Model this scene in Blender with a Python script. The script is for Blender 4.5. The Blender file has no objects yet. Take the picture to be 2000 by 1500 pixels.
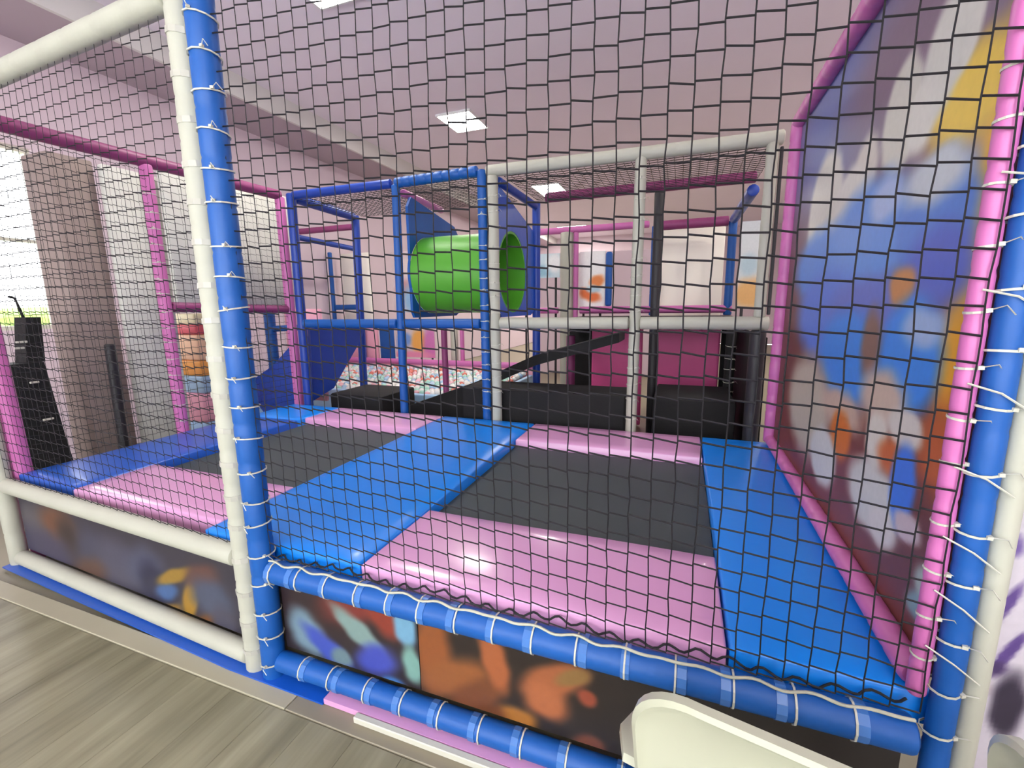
import bpy, bmesh, math, random
from mathutils import Vector, Matrix
random.seed(7)
S = bpy.context.scene
COL = S.collection

# ------------------------------------------------------------------ camera, world, light, exposure
cam_d = bpy.data.cameras.new('camera'); cam = bpy.data.objects.new('camera', cam_d); COL.objects.link(cam)
yaw, pitch, roll, FPX = .3605, -.1714, -.0139, 878.31
_f = Vector((-math.sin(yaw)*math.cos(pitch), math.cos(yaw)*math.cos(pitch), math.sin(pitch)))
_r = Vector((math.cos(yaw), math.sin(yaw), 0)); _u = _r.cross(_f)
_R = math.cos(roll)*_r + math.sin(roll)*_u; _U = -math.sin(roll)*_r + math.cos(roll)*_u
M = Matrix((( _R.x, _U.x, -_f.x), (_R.y, _U.y, -_f.y), (_R.z, _U.z, -_f.z))).to_4x4()
M.translation = Vector((1.5171, -1.1841, 1.5)); cam.matrix_world = M
cam_d.sensor_width = 36; cam_d.lens = FPX/2000*36; cam_d.clip_start = .02; cam_d.clip_end = 100
S.camera = cam
W = bpy.data.worlds.new('daylight'); S.world = W; W.use_nodes = True
W.node_tree.nodes['Background'].inputs[0].default_value = (.93, .97, 1, 1)
W.node_tree.nodes['Background'].inputs[1].default_value = 6.0
S.view_settings.view_transform = 'Standard'; S.view_settings.look = 'None'
S.view_settings.gamma = 1; S.view_settings.use_curve_mapping = False
S.view_settings.exposure = 0.35
LAMP = 42.0          # ceiling panel radiance

# fill light set outside an added, unseen window behind the viewer
sun = bpy.data.lights.new('window_daylight', 'AREA'); sun.shape = 'RECTANGLE'; sun.size = 8.0; sun.size_y = 2.5; sun.energy = 9; sun.color = (1, .985, .96)
so_ = bpy.data.objects.new('window_daylight', sun); COL.objects.link(so_); so_.location = (.4, -4.7, 1.9); so_.rotation_euler = (math.radians(90), 0, 0)

# ------------------------------------------------------------------ materials
def lin(c):
    return tuple(((x/255)/12.92 if x/255 <= .04045 else ((x/255+.055)/1.055)**2.4) for x in c)
def mat(name, rgb, rough=.5, var=.06, scale=6, bump=0, bscale=60, metal=0, emit=0, coat=0, stretch=None):
    m = bpy.data.materials.new(name); m.use_nodes = True
    N = m.node_tree.nodes; L = m.node_tree.links; b = N['Principled BSDF']
    c = lin(rgb)
    tc = N.new('ShaderNodeTexCoord'); src = tc.outputs['Object']
    if stretch:
        mp = N.new('ShaderNodeMapping'); mp.inputs['Scale'].default_value = stretch; L.new(src, mp.inputs[0]); src = mp.outputs[0]
    nz = N.new('ShaderNodeTexNoise'); nz.inputs['Scale'].default_value = scale; nz.inputs['Detail'].default_value = 4
    L.new(src, nz.inputs['Vector'])
    mx = N.new('ShaderNodeMix'); mx.data_type = 'RGBA'
    mx.inputs[6].default_value = tuple(max(0, x*(1-var)) for x in c)+(1,)
    mx.inputs[7].default_value = tuple(min(1, x*(1+var)) for x in c)+(1,)
    L.new(nz.outputs[0], mx.inputs[0]); L.new(mx.outputs[2], b.inputs['Base Color'])
    b.inputs['Roughness'].default_value = rough; b.inputs['Metallic'].default_value = metal
    if coat: b.inputs['Coat Weight'].default_value = coat; b.inputs['Coat Roughness'].default_value = .12
    if bump:
        n2 = N.new('ShaderNodeTexNoise'); n2.inputs['Scale'].default_value = bscale; L.new(src, n2.inputs['Vector'])
        bp = N.new('ShaderNodeBump'); bp.inputs['Strength'].default_value = bump; bp.inputs['Distance'].default_value = .01
        L.new(n2.outputs[0], bp.inputs['Height']); L.new(bp.outputs[0], b.inputs['Normal'])
    if emit:
        b.inputs['Emission Color'].default_value = c+(1,); b.inputs['Emission Strength'].default_value = emit
    return m
MT = dict(
 blue_pad=mat('blue vinyl pad', (2,130,232), .34, .05, 3, .12, 14, coat=.1),
 navy_pad=mat('deep blue vinyl pad', (20,84,186), .35, .05, 3, .12, 14, coat=.2),  # deep blue vinyl; on the left pad its darkness stands for shade
 pink_pad=mat('pink vinyl pad', (214,156,200), .27, .04, 3, .12, 12, coat=.35),
 blue=mat('blue foam sleeve', (10,84,164), .5, .07, 8, .1, 40),
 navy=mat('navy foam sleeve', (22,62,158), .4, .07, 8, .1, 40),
 white=mat('white foam sleeve', (180,180,165), .55, .05, 8, .1, 40),
 pink=mat('pink foam sleeve', (198,108,170), .42, .06, 8, .1, 40),
 plum=mat('plum foam sleeve', (140,60,110), .5, .08, 8, .1, 40),
 black=mat('black foam', (13,12,14), .8, .2, 8, .15, 40),
 charcoal=mat('charcoal foam sleeve', (38,36,40), .5, .15, 8, .15, 40),
 bed=mat('woven trampoline bed', (60,68,70), .6, .12, 220, .3, 400),
 net=mat('black net cord', (16,14,20), .7, .2, 60),
 tie=mat('clear white nylon tie', (196,196,182), .35, .05, 20),
 tape=mat('translucent tape band', (66,116,186), .3, .08, 30),
 tape_w=mat('white tape band', (180,178,166), .3, .05, 30),
 rope=mat('white lacing cord', (186,186,166), .7, .12, 90),
 floor=mat('floor slab', (146,140,116), .4, .1, 2),
 strip=mat('beige border tile', (172,166,142), .45, .08, 4),
 strip2=mat('greige border tile', (140,132,112), .45, .08, 4),
 skirt=mat('white skirting', (200,198,184), .4, .04, 4),
 ceil=mat('ceiling paint', (236,226,238), .8, .03, 1.2),
 fascia=mat('bulkhead paint', (214,212,208), .7, .03, 1.2),
 soffit=mat('soffit paint', (178,162,172), .8, .03, 1.2),
 wall=mat('lilac wall paint', (214,196,206), .8, .04, 1),
 cream=mat('cream wall panel', (252,246,232), .7, .04, 2),
 greywall=mat('pale grey panel', (208,208,200), .7, .05, 2, .1, 30),
 brown=mat('taupe pillar paint', (150,134,128), .7, .08, 3),
 green=mat('green tunnel fabric', (84,164,46), .45, .1, 5, .3, 10),
 magenta=mat('magenta vinyl', (252,96,168), .45, .1, 3),
 plastic=mat('cream moulded plastic', (182,183,162), .3, .03, 4, coat=.15),
 lamp=mat('lamp diffuser', (255,251,240), .5, 0, 1, emit=LAMP),
 lampframe=mat('white lamp frame', (230,230,230), .4, .02, 4),
 hedge=mat('garden hedge', (150,190,90), .8, .3, 12, .6, 20),
 lawn=mat('sunlit paving', (220,220,196), .8, .1, 2),
 peach=mat('peach vinyl', (250,206,170), .5, .06, 4), orange=mat('orange vinyl', (244,170,84), .5, .06, 4),
 rose=mat('rose vinyl', (244,176,196), .5, .06, 4), sky=mat('light blue vinyl', (168,206,238), .5, .06, 4),
 pale=mat('pale yellow vinyl', (248,236,196), .5, .06, 4), red=mat('red vinyl', (226,96,110), .5, .06, 4),
 bw=mat('white ball', (238,238,234), .35, .04, 9), bp=mat('pink ball', (240,186,196), .35, .04, 9),
 bb=mat('pale blue ball', (170,204,232), .35, .04, 9), bg=mat('mint ball', (176,222,206), .35, .04, 9), br=mat('coral ball', (226,130,112), .35, .04, 9),
)
def glass_mat():
    m = bpy.data.materials.new('window glass'); m.use_nodes = True
    N = m.node_tree.nodes; L = m.node_tree.links; N.remove(N['Principled BSDF'])
    t = N.new('ShaderNodeBsdfTransparent'); g = N.new('ShaderNodeBsdfGlossy'); g.inputs['Roughness'].default_value = .02
    mx = N.new('ShaderNodeMixShader'); mx.inputs[0].default_value = .06
    L.new(t.outputs[0], mx.inputs[1]); L.new(g.outputs[0], mx.inputs[2]); L.new(mx.outputs[0], N['Material Output'].inputs[0])
    return m
MT['glass'] = glass_mat()
def print_mat(name, rough=.45):
    m = bpy.data.materials.new(name); m.use_nodes = True
    N = m.node_tree.nodes; L = m.node_tree.links; b = N['Principled BSDF']
    a = N.new('ShaderNodeAttribute'); a.attribute_name = 'ink'
    tc = N.new('ShaderNodeTexCoord'); nz = N.new('ShaderNodeTexNoise'); nz.inputs['Scale'].default_value = 40; L.new(tc.outputs['Object'], nz.inputs['Vector'])
    hs = N.new('ShaderNodeHueSaturation'); mr = N.new('ShaderNodeMapRange'); mr.inputs['To Min'].default_value = .92; mr.inputs['To Max'].default_value = 1.08
    L.new(nz.outputs[0], mr.inputs[0]); L.new(mr.outputs[0], hs.inputs['Value']); L.new(a.outputs['Color'], hs.inputs['Color']); L.new(hs.outputs[0], b.inputs['Base Color'])
    b.inputs['Roughness'].default_value = rough
    return m
MT['print'] = print_mat('printed vinyl')
def plank_mat():
    m = bpy.data.materials.new('greige wood-look plank'); m.use_nodes = True
    N = m.node_tree.nodes; L = m.node_tree.links; b = N['Principled BSDF']
    tc = N.new('ShaderNodeTexCoord'); geo = N.new('ShaderNodeNewGeometry'); oi = N.new('ShaderNodeObjectInfo')
    mp = N.new('ShaderNodeMapping'); mp.inputs['Scale'].default_value = (9, .9, 1); L.new(geo.outputs['Position'], mp.inputs[0])
    nz = N.new('ShaderNodeTexNoise'); nz.inputs['Scale'].default_value = 1.0; nz.inputs['Detail'].default_value = 3; L.new(mp.outputs[0], nz.inputs['Vector'])
    mp2 = N.new('ShaderNodeMapping'); mp2.inputs['Scale'].default_value = (60, 4, 1); L.new(geo.outputs['Position'], mp2.inputs[0])
    n2 = N.new('ShaderNodeTexNoise'); n2.inputs['Scale'].default_value = 1.0; n2.inputs['Detail'].default_value = 3; L.new(mp2.outputs[0], n2.inputs['Vector'])
    ad = N.new('ShaderNodeMath'); ad.operation = 'MULTIPLY_ADD'; ad.inputs[1].default_value = .3; L.new(n2.outputs[0], ad.inputs[0]); L.new(nz.outputs[0], ad.inputs[2])
    a2 = N.new('ShaderNodeMath'); a2.operation = 'MULTIPLY_ADD'; a2.inputs[1].default_value = .10; L.new(oi.outputs['Random'], a2.inputs[0]); L.new(ad.outputs[0], a2.inputs[2])
    cr = N.new('ShaderNodeValToRGB'); e = cr.color_ramp.elements
    e[0].position = .42; e[0].color = lin((106,101,78))+(1,); e[1].position = .98; e[1].color = lin((158,153,126))+(1,)
    L.new(a2.outputs[0], cr.inputs[0]); L.new(cr.outputs[0], b.inputs['Base Color'])
    b.inputs['Roughness'].default_value = .33
    return m
MT['plank'] = plank_mat()

# ------------------------------------------------------------------ object helpers
WL = {}
def tag(o, label, cat, group=None):
    o['label'] = label; o['category'] = cat
    if group: o['group'] = group
    return o
def thing(name, label, cat, loc, group=None):
    o = bpy.data.objects.new(name, None); COL.objects.link(o); o.location = loc; o.empty_display_size = .05
    WL[o.name] = Vector(loc); tag(o, label, cat, group); return o
def place(o, org, parent):
    base = WL[parent.name] if parent else Vector((0,0,0))
    if parent: o.parent = parent
    o.location = Vector(org) - base; WL[o.name] = Vector(org)
def obj(name, bm, m, parent=None, smooth=None, org=None):
    """bm holds world coordinates; the object gets its origin at org (default: centre of its box)"""
    if org is None:
        cs = [v.co for v in bm.verts]
        lo = [min(c[i] for c in cs) for i in range(3)]; hi = [max(c[i] for c in cs) for i in range(3)]
        org = Vector(((lo[0]+hi[0])/2, (lo[1]+hi[1])/2, lo[2]))
    org = Vector(org); bmesh.ops.translate(bm, verts=bm.verts, vec=-org)
    me = bpy.data.meshes.new(name); bm.to_mesh(me); bm.free()
    ms = m if isinstance(m, (list, tuple)) else [m]
    for x in ms: me.materials.append(MT[x] if isinstance(x, str) else x)
    o = bpy.data.objects.new(name, me); COL.objects.link(o); place(o, org, parent)
    if smooth is not None:
        me.polygons.foreach_set('use_smooth', [True]*len(me.polygons))
        try: me.set_sharp_from_angle(angle=math.radians(smooth))
        except Exception: pass
    return o
def inst(name, me, org, parent, rot=(0,0,0)):
    o = bpy.data.objects.new(name, me); COL.objects.link(o); place(o, org, parent); o.rotation_euler = rot
    return o
def bx(lo, hi, bev=0, seg=2, bm=None):
    nb = bmesh.new()
    bmesh.ops.create_cube(nb, size=1)
    for v in nb.verts: v.co = Vector([(lo[i]+hi[i])/2 + v.co[i]*(hi[i]-lo[i]) for i in range(3)])
    if bev: bmesh.ops.bevel(nb, geom=list(nb.edges), offset=bev, segments=seg, affect='EDGES', profile=.5)
    if bm is None: return nb
    t = bpy.data.meshes.new('t'); nb.to_mesh(t); nb.free(); bm.from_mesh(t); bpy.data.meshes.remove(t); return bm
def frame_of(d):
    d = d.normalized(); a = Vector((0,0,1)) if abs(d.z) < .9 else Vector((1,0,0))
    s = d.cross(a).normalized(); return s, s.cross(d).normalized()
def tube(p0, p1, r, seg=.13, n=14, bm=None, groove=.06):
    """padded sleeve: slightly pinched every seg metres, closed rounded ends"""
    bm = bm or bmesh.new(); p0 = Vector(p0); p1 = Vector(p1); d = p1-p0; L = d.length; s, t = frame_of(d); d = d/L
    prof = [(0, .0), (0, .75*r), (.006, r*.96)]
    if seg:
        k = max(1, round(L/seg)); h = L/k
        for i in range(k):
            a = i*h
            if i: prof.append((a, r*(1-groove)))
            prof += [(a+.012, r), (a+h-.012, r)]
    prof = [p for p in prof if p[0] <= L-.007] + [(L-.006, r*.96), (L, .75*r), (L, 0)]
    rings = []
    for z, q in prof:
        if q == 0: rings.append([bm.verts.new(p0+d*z)])
        else: rings.append([bm.verts.new(p0+d*z+(s*math.cos(6.28318*i/n)+t*math.sin(6.28318*i/n))*q) for i in range(n)])
    for A, B in zip(rings, rings[1:]):
        for i in range(n):
            j = (i+1) % n
            f = [A[0 if len(A)==1 else i], A[0 if len(A)==1 else j], B[0 if len(B)==1 else j], B[0 if len(B)==1 else i]]
            u = []
            for v in f:
                if v not in u: u.append(v)
            if len(u) > 2: bm.faces.new(u)
    bmesh.ops.recalc_face_normals(bm, faces=bm.faces)
    return bm
def wire(pts, r, n=4, bm=None):
    bm = bm or bmesh.new(); pts = [Vector(p) for p in pts]; prev = None
    for i, p in enumerate(pts):
        d = (pts[min(i+1, len(pts)-1)]-pts[max(i-1, 0)]); s, t = frame_of(d)
        ring = [bm.verts.new(p+(s*math.cos(6.28318*k/n)+t*math.sin(6.28318*k/n))*r) for k in range(n)]
        if prev:
            for k in range(n): bm.faces.new([prev[k], prev[(k+1)%n], ring[(k+1)%n], ring[k]])
        else: bm.faces.new(ring[::-1])
        prev = ring
    bm.faces.new(prev); return bm
def prism(poly, axis, a, b, bm=None):
    """polygon of 2-D points extruded along axis from a to b"""
    bm = bm or bmesh.new()
    def P(p, h):
        q = list(p); q.insert('xyz'.index(axis), h); return Vector(q)
    A = [bm.verts.new(P(p, a)) for p in poly]; B = [bm.verts.new(P(p, b)) for p in poly]; n = len(poly)
    bm.faces.new(A); bm.faces.new(B[::-1])
    for i in range(n): bm.faces.new([A[i], B[i], B[(i+1)%n], A[(i+1)%n]])
    bmesh.ops.recalc_face_normals(bm, faces=bm.faces); return bm
# cable tie: one shared mesh per sleeve size and direction
_ties = {}
def tie_mesh(r, axis, m, w=.005, tail=True):
    key = (round(r,3), axis, m, w)
    if key in _ties: return _ties[key]
    bm = bmesh.new(); n = 12
    ax = {'x':Vector((1,0,0)),'y':Vector((0,1,0)),'z':Vector((0,0,1))}[axis]; s, t = frame_of(ax)
    if axis == 'z': s, t = Vector((1,0,0)), Vector((0,1,0))
    R = []
    for off, q in ((-w/2, r*.98), (-w/2, r*1.05), (w/2, r*1.05), (w/2, r*.98)):
        R.append([bm.verts.new(ax*off+(s*math.cos(6.28318*i/n)+t*math.sin(6.28318*i/n))*q) for i in range(n)])
    for A, B in zip(R, R[1:]):
        for i in range(n): bm.faces.new([A[i], A[(i+1)%n], B[(i+1)%n], B[i]])
    if tail:
        d = Vector((.55,-.8,.1)) if axis == 'z' else Vector((0,-.5,-.85))
        d.normalize(); bx((-.005,-.005,-.004),(.005,.005,.004), bm=bm)
        for v in bm.verts[-8:]: v.co += d*r*1.05
        k = len(bm.verts); wire([d*r*1.05, d*r*1.05+d*.02+Vector((.01,0,.006)), d*r*1.05+Vector((.035,-.012,-.012))], .0016, 3, bm)
    bmesh.ops.recalc_face_normals(bm, faces=bm.faces)
    me = bpy.data.meshes.new('cable_tie'); bm.to_mesh(me); bm.free(); me.materials.append(MT[m]); _ties[key] = me; return me
def ties(part, p0, p1, r, step, axis, m='tie', name='cable_tie', w=.005, jit=.015, start=.06, tail=True):
    p0 = Vector(p0); p1 = Vector(p1); d = p1-p0; L = d.length; k = start; me = tie_mesh(r, axis, m, w, tail)
    while k < L-.04:
        q = p0+d*((k+random.uniform(-jit, jit))/L)
        rz = random.uniform(-.5,.5) if axis == 'z' else 0
        inst(name, me, q, part, (random.uniform(-.12,.12) if axis == 'z' else 0, random.uniform(-.12,.12) if axis == 'z' else 0, rz)); k += step
def sleeve(name, p0, p1, r, m, parent, seg=.13, **k):
    return obj(name, tube(p0, p1, r, seg, **k), m, parent, 40, org=Vector(p0))
def net(name, label, org, U, V, nu, nv, du, dv, parent=None, r=.0026, drop=.0035, rv=None, bow=.0, cat='net', m='net'):
    """knotted square mesh: short bars between the knots, each bar a little askew"""
    bm = bmesh.new(); org = Vector(org); U = Vector(U).normalized(); V = Vector(V).normalized(); Nn = U.cross(V)
    ru = random.Random(name+label)
    K = {}
    for i in range(nu+1):
        for j in range(nv+1):
            b = bow*math.sin(math.pi*i/nu)*math.sin(math.pi*j/nv)
            K[i,j] = org+U*(du*i+ru.uniform(-.0025,.0025))+V*(dv*j+ru.uniform(-.0025,.0025))+Nn*b
    for j in range(nv+1):
        for i in range(nu): wire([K[i,j]+V*drop, K[i+1,j]-V*drop], r, 4, bm)
    for i in range(nu+1): wire([K[i,j] for j in range(nv+1)], rv or r*.72, 4, bm)
    o = obj(name, bm, m, parent, org=org)
    if parent is None: tag(o, label, cat)
    return o
def panel_print(name, org, U, V, poly_w, poly_h, nu, nv, base, blobs, parent, thick=.012, base2=None):
    """flat printed board: a grid whose ink colours come from soft overlapping colour fields given in plane coordinates"""
    org = Vector(org); U = Vector(U); V = Vector(V); Nn = U.cross(V).normalized()
    verts = []; faces = []; cols = []
    rr = random.Random(name)
    for j in range(nv+1):
        for i in range(nu+1):
            u = poly_w*i/nu; v = poly_h*j/nv; verts.append(U*u+V*v)
            a = org[0]*U[0]+org[1]*U[1]+u if False else None
            wx = .004*math.sin(37*u+11*v)+.003*math.sin(71*v-23*u); 
            c = list(base if base2 is None else [base[k]+(base2[k]-base[k])*(v/poly_h)**1.7 for k in range(3)])
            cu = u+UV0[0]+wx*.6; cv = v+UV0[1]+wx
            for (bu, bv, ru_, rv_, ang, colr, soft) in blobs:
                dx = cu-bu; dy = cv-bv; ca = math.cos(math.radians(ang)); sa = math.sin(math.radians(ang))
                X = (dx*ca+dy*sa)/ru_; Y = (-dx*sa+dy*ca)/rv_; d = math.sqrt(X*X+Y*Y)
                w = 1-min(1, max(0, (d-(1-soft))/(2*soft))); w = w*w*(3-2*w)
                if w: c = [c[k]+(colr[k]-c[k])*w for k in range(3)]
            cols.append(c)
    n1 = len(verts)
    for j in range(nv):
        for i in range(nu):
            a = j*(nu+1)+i; faces.append((a, a+1, a+nu+2, a+nu+1))
    q = [U*a+V*b-Nn*thick for a, b in ((0,0),(poly_w,0),(poly_w,poly_h),(0,poly_h))]
    k = len(verts); verts += q; cols += [base]*4
    c4 = [0, nu, (nu+1)*(nv+1)-1, nv*(nu+1)]
    faces.append((k+3,k+2,k+1,k))
    for e in range(4): faces.append((c4[e], k+e, k+(e+1)%4, c4[(e+1)%4]))
    me = bpy.data.meshes.new(name); me.from_pydata([tuple(v) for v in verts], [], faces)
    at = me.color_attributes.new('ink', 'FLOAT_COLOR', 'POINT')
    for i, c in enumerate(cols): at.data[i].color = lin(c)+(1,)
    me.materials.append(MT['print']); me.update()
    o = bpy.data.objects.new(name, me); COL.objects.link(o); place(o, org, parent); return o
UV0 = (0, 0)

BL_R=[(1.402,2.55,1.972,0.632,0,(120,112,140),0.5),(1.473,2.323,0.572,0.301,0,(92,105,165),0.6),(0.574,2.258,0.644,0.183,0,(110,85,110),0.6),(0.099,1.612,0.109,0.454,0,(226,170,50),0.35),(0.25,1.97,0.205,0.108,0,(225,190,60),0.4),(0.127,1.369,0.14,0.147,0,(222,160,40),0.4),(0.103,1.133,0.182,0.125,0,(180,92,45),0.5),(0.792,0.777,0.835,0.22,0,(120,65,60),0.5),(0.219,0.838,0.418,0.165,0,(105,60,52),0.5),(1.423,0.689,0.631,0.22,0,(115,58,50),0.5),(0.338,2.14,0.09,0.109,0,(205,204,196),0.15),(0.413,2.118,0.113,0.15,12,(200,200,192),0.2),(0.644,2.054,0.135,0.17,0,(196,194,184),0.15),(0.501,2.004,0.085,0.103,0,(205,203,196),0.3),(0.913,1.976,0.121,0.115,0,(196,190,182),0.3),(1.42,1.904,0.272,0.283,0,(205,203,194),0.15),(1.044,1.877,0.192,0.144,10,(206,204,198),0.2),(1.403,1.668,0.467,0.171,0,(80,135,215),0.3),(0.829,1.714,0.402,0.202,0,(90,140,215),0.25),(0.36,1.707,0.212,0.168,0,(80,125,205),0.2),(0.686,1.824,0.129,0.067,0,(160,180,220),0.4),(0.379,1.819,0.17,0.068,0,(190,198,205),0.4),(0.299,1.585,0.183,0.103,0,(75,95,190),0.4),(1.233,1.43,0.497,0.204,0,(85,120,210),0.3),(0.707,1.48,0.435,0.103,0,(95,110,190),0.4),(0.49,1.541,0.082,0.06,0,(190,130,75),0.3),(0.903,1.282,0.328,0.184,0,(55,130,220),0.25),(0.397,1.339,0.188,0.17,0,(55,130,220),0.25),(0.334,1.428,0.111,0.054,0,(150,175,215),0.4),(0.669,1.36,0.079,0.118,0,(125,95,85),0.4),(1.384,0.996,0.383,0.242,0,(185,175,160),0.3),(0.896,1.079,0.238,0.077,0,(190,165,150),0.4),(0.531,1.193,0.172,0.094,0,(190,170,155),0.4),(0.863,0.983,0.115,0.095,0,(200,110,45),0.3),(0.53,1.059,0.084,0.094,0,(205,200,190),0.25),(1.056,0.836,0.185,0.126,0,(200,200,198),0.2),(0.354,1.14,0.107,0.062,0,(200,195,188),0.25),(0.39,1.037,0.111,0.057,0,(190,100,50),0.4),(0.514,0.873,0.215,0.117,0,(195,195,190),0.25),(0.323,0.984,0.075,0.123,0,(60,115,215),0.25),(0.414,0.815,0.095,0.059,0,(205,200,195),0.3),(0.264,0.889,0.08,0.039,0,(190,175,180),0.3),(0.135,0.787,0.055,0.054,0,(165,180,170),0.35),(0.155,0.716,0.057,0.037,0,(130,160,165),0.4)]
BL_F1=[(0.18,0.349,0.323,0.139,0,(44,30,30),0.5),(0.41,0.415,0.169,0.087,25,(112,44,38),0.5),(0.546,0.395,0.068,0.106,40,(126,50,36),0.4),(0.165,0.219,0.082,0.11,35,(104,128,142),0.4),(0.264,0.178,0.132,0.047,-30,(58,74,160),0.45),(0.332,0.152,0.051,0.037,0,(96,118,124),0.4),(0.423,0.289,0.146,0.045,-35,(116,140,136),0.4),(0.497,0.189,0.095,0.063,20,(60,70,158),0.5),(0.118,0.053,0.113,0.04,20,(52,52,108),0.4),(0.632,0.366,0.048,0.084,5,(104,150,178),0.3),(0.656,0.215,0.04,0.074,10,(110,150,140),0.4),(0.56,0.109,0.056,0.032,20,(60,104,164),0.4)]
BL_F2=[(1.047,0.428,0.398,0.264,0,(38,28,22),0.5),(0.745,0.304,0.071,0.166,0,(131,73,35),0.45),(0.833,0.217,0.143,0.075,25,(132,78,40),0.4),(0.911,0.171,0.118,0.054,35,(105,60,33),0.4),(0.982,0.333,0.049,0.118,15,(151,84,48),0.35),(1.052,0.128,0.074,0.053,10,(147,94,36),0.35),(0.938,0.098,0.086,0.054,30,(94,52,27),0.4),(1.185,0.319,0.118,0.056,30,(147,84,50),0.4),(1.16,0.234,0.076,0.065,-10,(156,90,55),0.4),(1.251,0.349,0.058,0.026,25,(126,94,52),0.4),(1.293,0.289,0.032,0.029,0,(134,63,42),0.4),(1.303,0.114,0.049,0.046,20,(100,58,45),0.4),(1.497,0.323,0.043,0.017,10,(109,92,50),0.4),(1.478,0.254,0.02,0.025,0,(50,84,100),0.4)]
BL_FL=[(-1.101,0.087,1.382,0.434,0,(49,45,56),0.6),(-1.934,0.255,0.334,0.135,0,(83,78,83),0.5),(-1.708,0.325,0.187,0.11,0,(100,64,45),0.5),(-1.596,0.223,0.121,0.162,10,(52,40,39),0.5),(-1.925,0.129,0.336,0.138,0,(61,57,78),0.5),(-1.37,0.207,0.17,0.157,20,(62,61,78),0.5),(-1.15,0.221,0.159,0.134,0,(71,69,85),0.5),(-1.446,0.101,0.176,0.078,20,(83,59,49),0.5),(-0.903,0.244,0.163,0.117,20,(71,73,93),0.5),(-0.842,0.173,0.12,0.129,10,(39,39,61),0.5),(-0.675,0.264,0.151,0.034,25,(141,110,44),0.4),(-0.57,0.167,0.051,0.112,-25,(149,112,37),0.35),(-0.75,0.166,0.093,0.04,20,(59,90,136),0.45),(-0.775,0.049,0.135,0.036,25,(134,103,44),0.4),(-0.458,0.31,0.118,0.064,20,(90,59,52),0.5),(-0.408,0.218,0.138,0.097,0,(68,74,93),0.5),(-0.542,0.039,0.22,0.046,25,(112,71,37),0.5),(-0.345,0.103,0.082,0.093,0,(66,64,79),0.5)]
BL_B=[(2.204,1.158,0.049,0.478,0,(186,180,188),0.5),(2.176,1.399,0.032,0.064,0,(165,155,160),0.6),(2.209,0.894,0.012,0.086,15,(92,68,136),0.3),(2.232,0.948,0.03,0.029,0,(98,76,140),0.35),(2.24,0.779,0.012,0.088,-20,(88,64,128),0.3),(2.271,0.69,0.012,0.051,-20,(86,62,126),0.3),(2.242,0.638,0.03,0.023,15,(70,50,96),0.35),(2.286,0.546,0.029,0.087,0,(48,40,58),0.35),(2.234,0.597,0.014,0.029,30,(165,145,150),0.5)]


# ------------------------------------------------------------------ the room
XL, XR, YF, YB, ZC = -4.3, 5.0, -4.5, 17.5, 4.2
def struct(name, bm, m, smooth=None, parent=None, org=None):
    o = obj(name, bm, m, parent, smooth, org)
    if parent is None: o['kind'] = 'structure'
    return o
floor = struct('floor', bx((XL-.2,YF,-.12),(XR,YB,-.012)), 'floor', org=(0,0,-.12))
pm = bx((0,0,0),(.1992,1.149,.012), .0005, 1)
pme = bpy.data.meshes.new('floor_plank'); pm.to_mesh(pme); pm.free(); pme.materials.append(MT['plank'])
for i in range(46):
    for j in range(4):
        x = -4.3+i*.2; y = -.117-1.15*(j+1)+(.35 if i % 2 and j else 0)
        if y < YF: continue
        inst('floor_plank', pme, (x, y, -.012), floor)
struct('ceiling', bx((XL-.2,YF,ZC),(XR,YB,ZC+.1)), 'ceil')
wl = bmesh.new()
for lo, hi in (((XL-.2,YF,0),(XL,.72,ZC)), ((XL-.2,1.5,0),(XL,YB,ZC)), ((XL-.2,.72,0),(XL,1.5,1.34)), ((XL-.2,.72,3.02),(XL,1.5,ZC))): bx(lo, hi, bm=wl)
struct('wall_left', wl, 'wall')
struct('wall_right', bx((XR,YF,0),(XR+.1,YB,ZC)), 'wall')
struct('wall_back', bx((XL-.2,YB,0),(XR,YB+.1,ZC)), 'wall')
wfm = bmesh.new()
for lo, hi in (((XL-.2,YF-.1,0),(-3.7,YF,ZC)), ((4.5,YF-.1,0),(XR,YF,ZC)), ((-3.7,YF-.1,0),(4.5,YF,.6)), ((-3.7,YF-.1,3.2),(4.5,YF,ZC))): bx(lo, hi, bm=wfm)
struct('wall_front', wfm, 'cream')
w2 = struct('window_2', bx((-3.7,YF-.08,.6),(4.5,YF-.02,.66)), 'skirt')  # unseen window added to let fill light in from behind
for k in range(5): obj('mullion', bx((-3.7+k*2.04,YF-.08,.66),(-3.66+k*2.04,YF-.02,3.2)), 'skirt', w2)
for k in range(4): obj('pane', bx((-3.65+k*2.04,YF-.06,.67),(-1.71+k*2.04,YF-.05,3.19)), 'glass', w2)
struct('trim_1', bx((-3.5,YF,3.95),(-3.46,YB,ZC)), 'fascia')
struct('trim_2', bx((XL,YF,3.95),(-3.5,YB,3.99)), 'soffit')
struct('trim_3', bx((-2.6,-.115,-.012),(.17,-.03,.006), .002, 1), 'strip')
struct('trim_4', bx((.174,-.115,-.012),(3.2,-.03,.005), .002, 1), 'strip2')
struct('trim_5', bx((.46,-.075,.0055),(2.1,-.05,.03), .003, 1), 'skirt')
wf = bmesh.new()
for lo, hi in (((XL-.13,.72,1.34),(XL-.05,.76,3.02)), ((XL-.13,1.46,1.34),(XL-.05,1.5,3.02)), ((XL-.13,.76,1.34),(XL-.05,1.46,1.38)), ((XL-.13,.76,2.98),(XL-.05,1.46,3.02)), ((XL-.12,.76,2.16),(XL-.06,1.46,2.19))): bx(lo, hi, bm=wf)
win = struct('window_1', wf, 'skirt')
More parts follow.
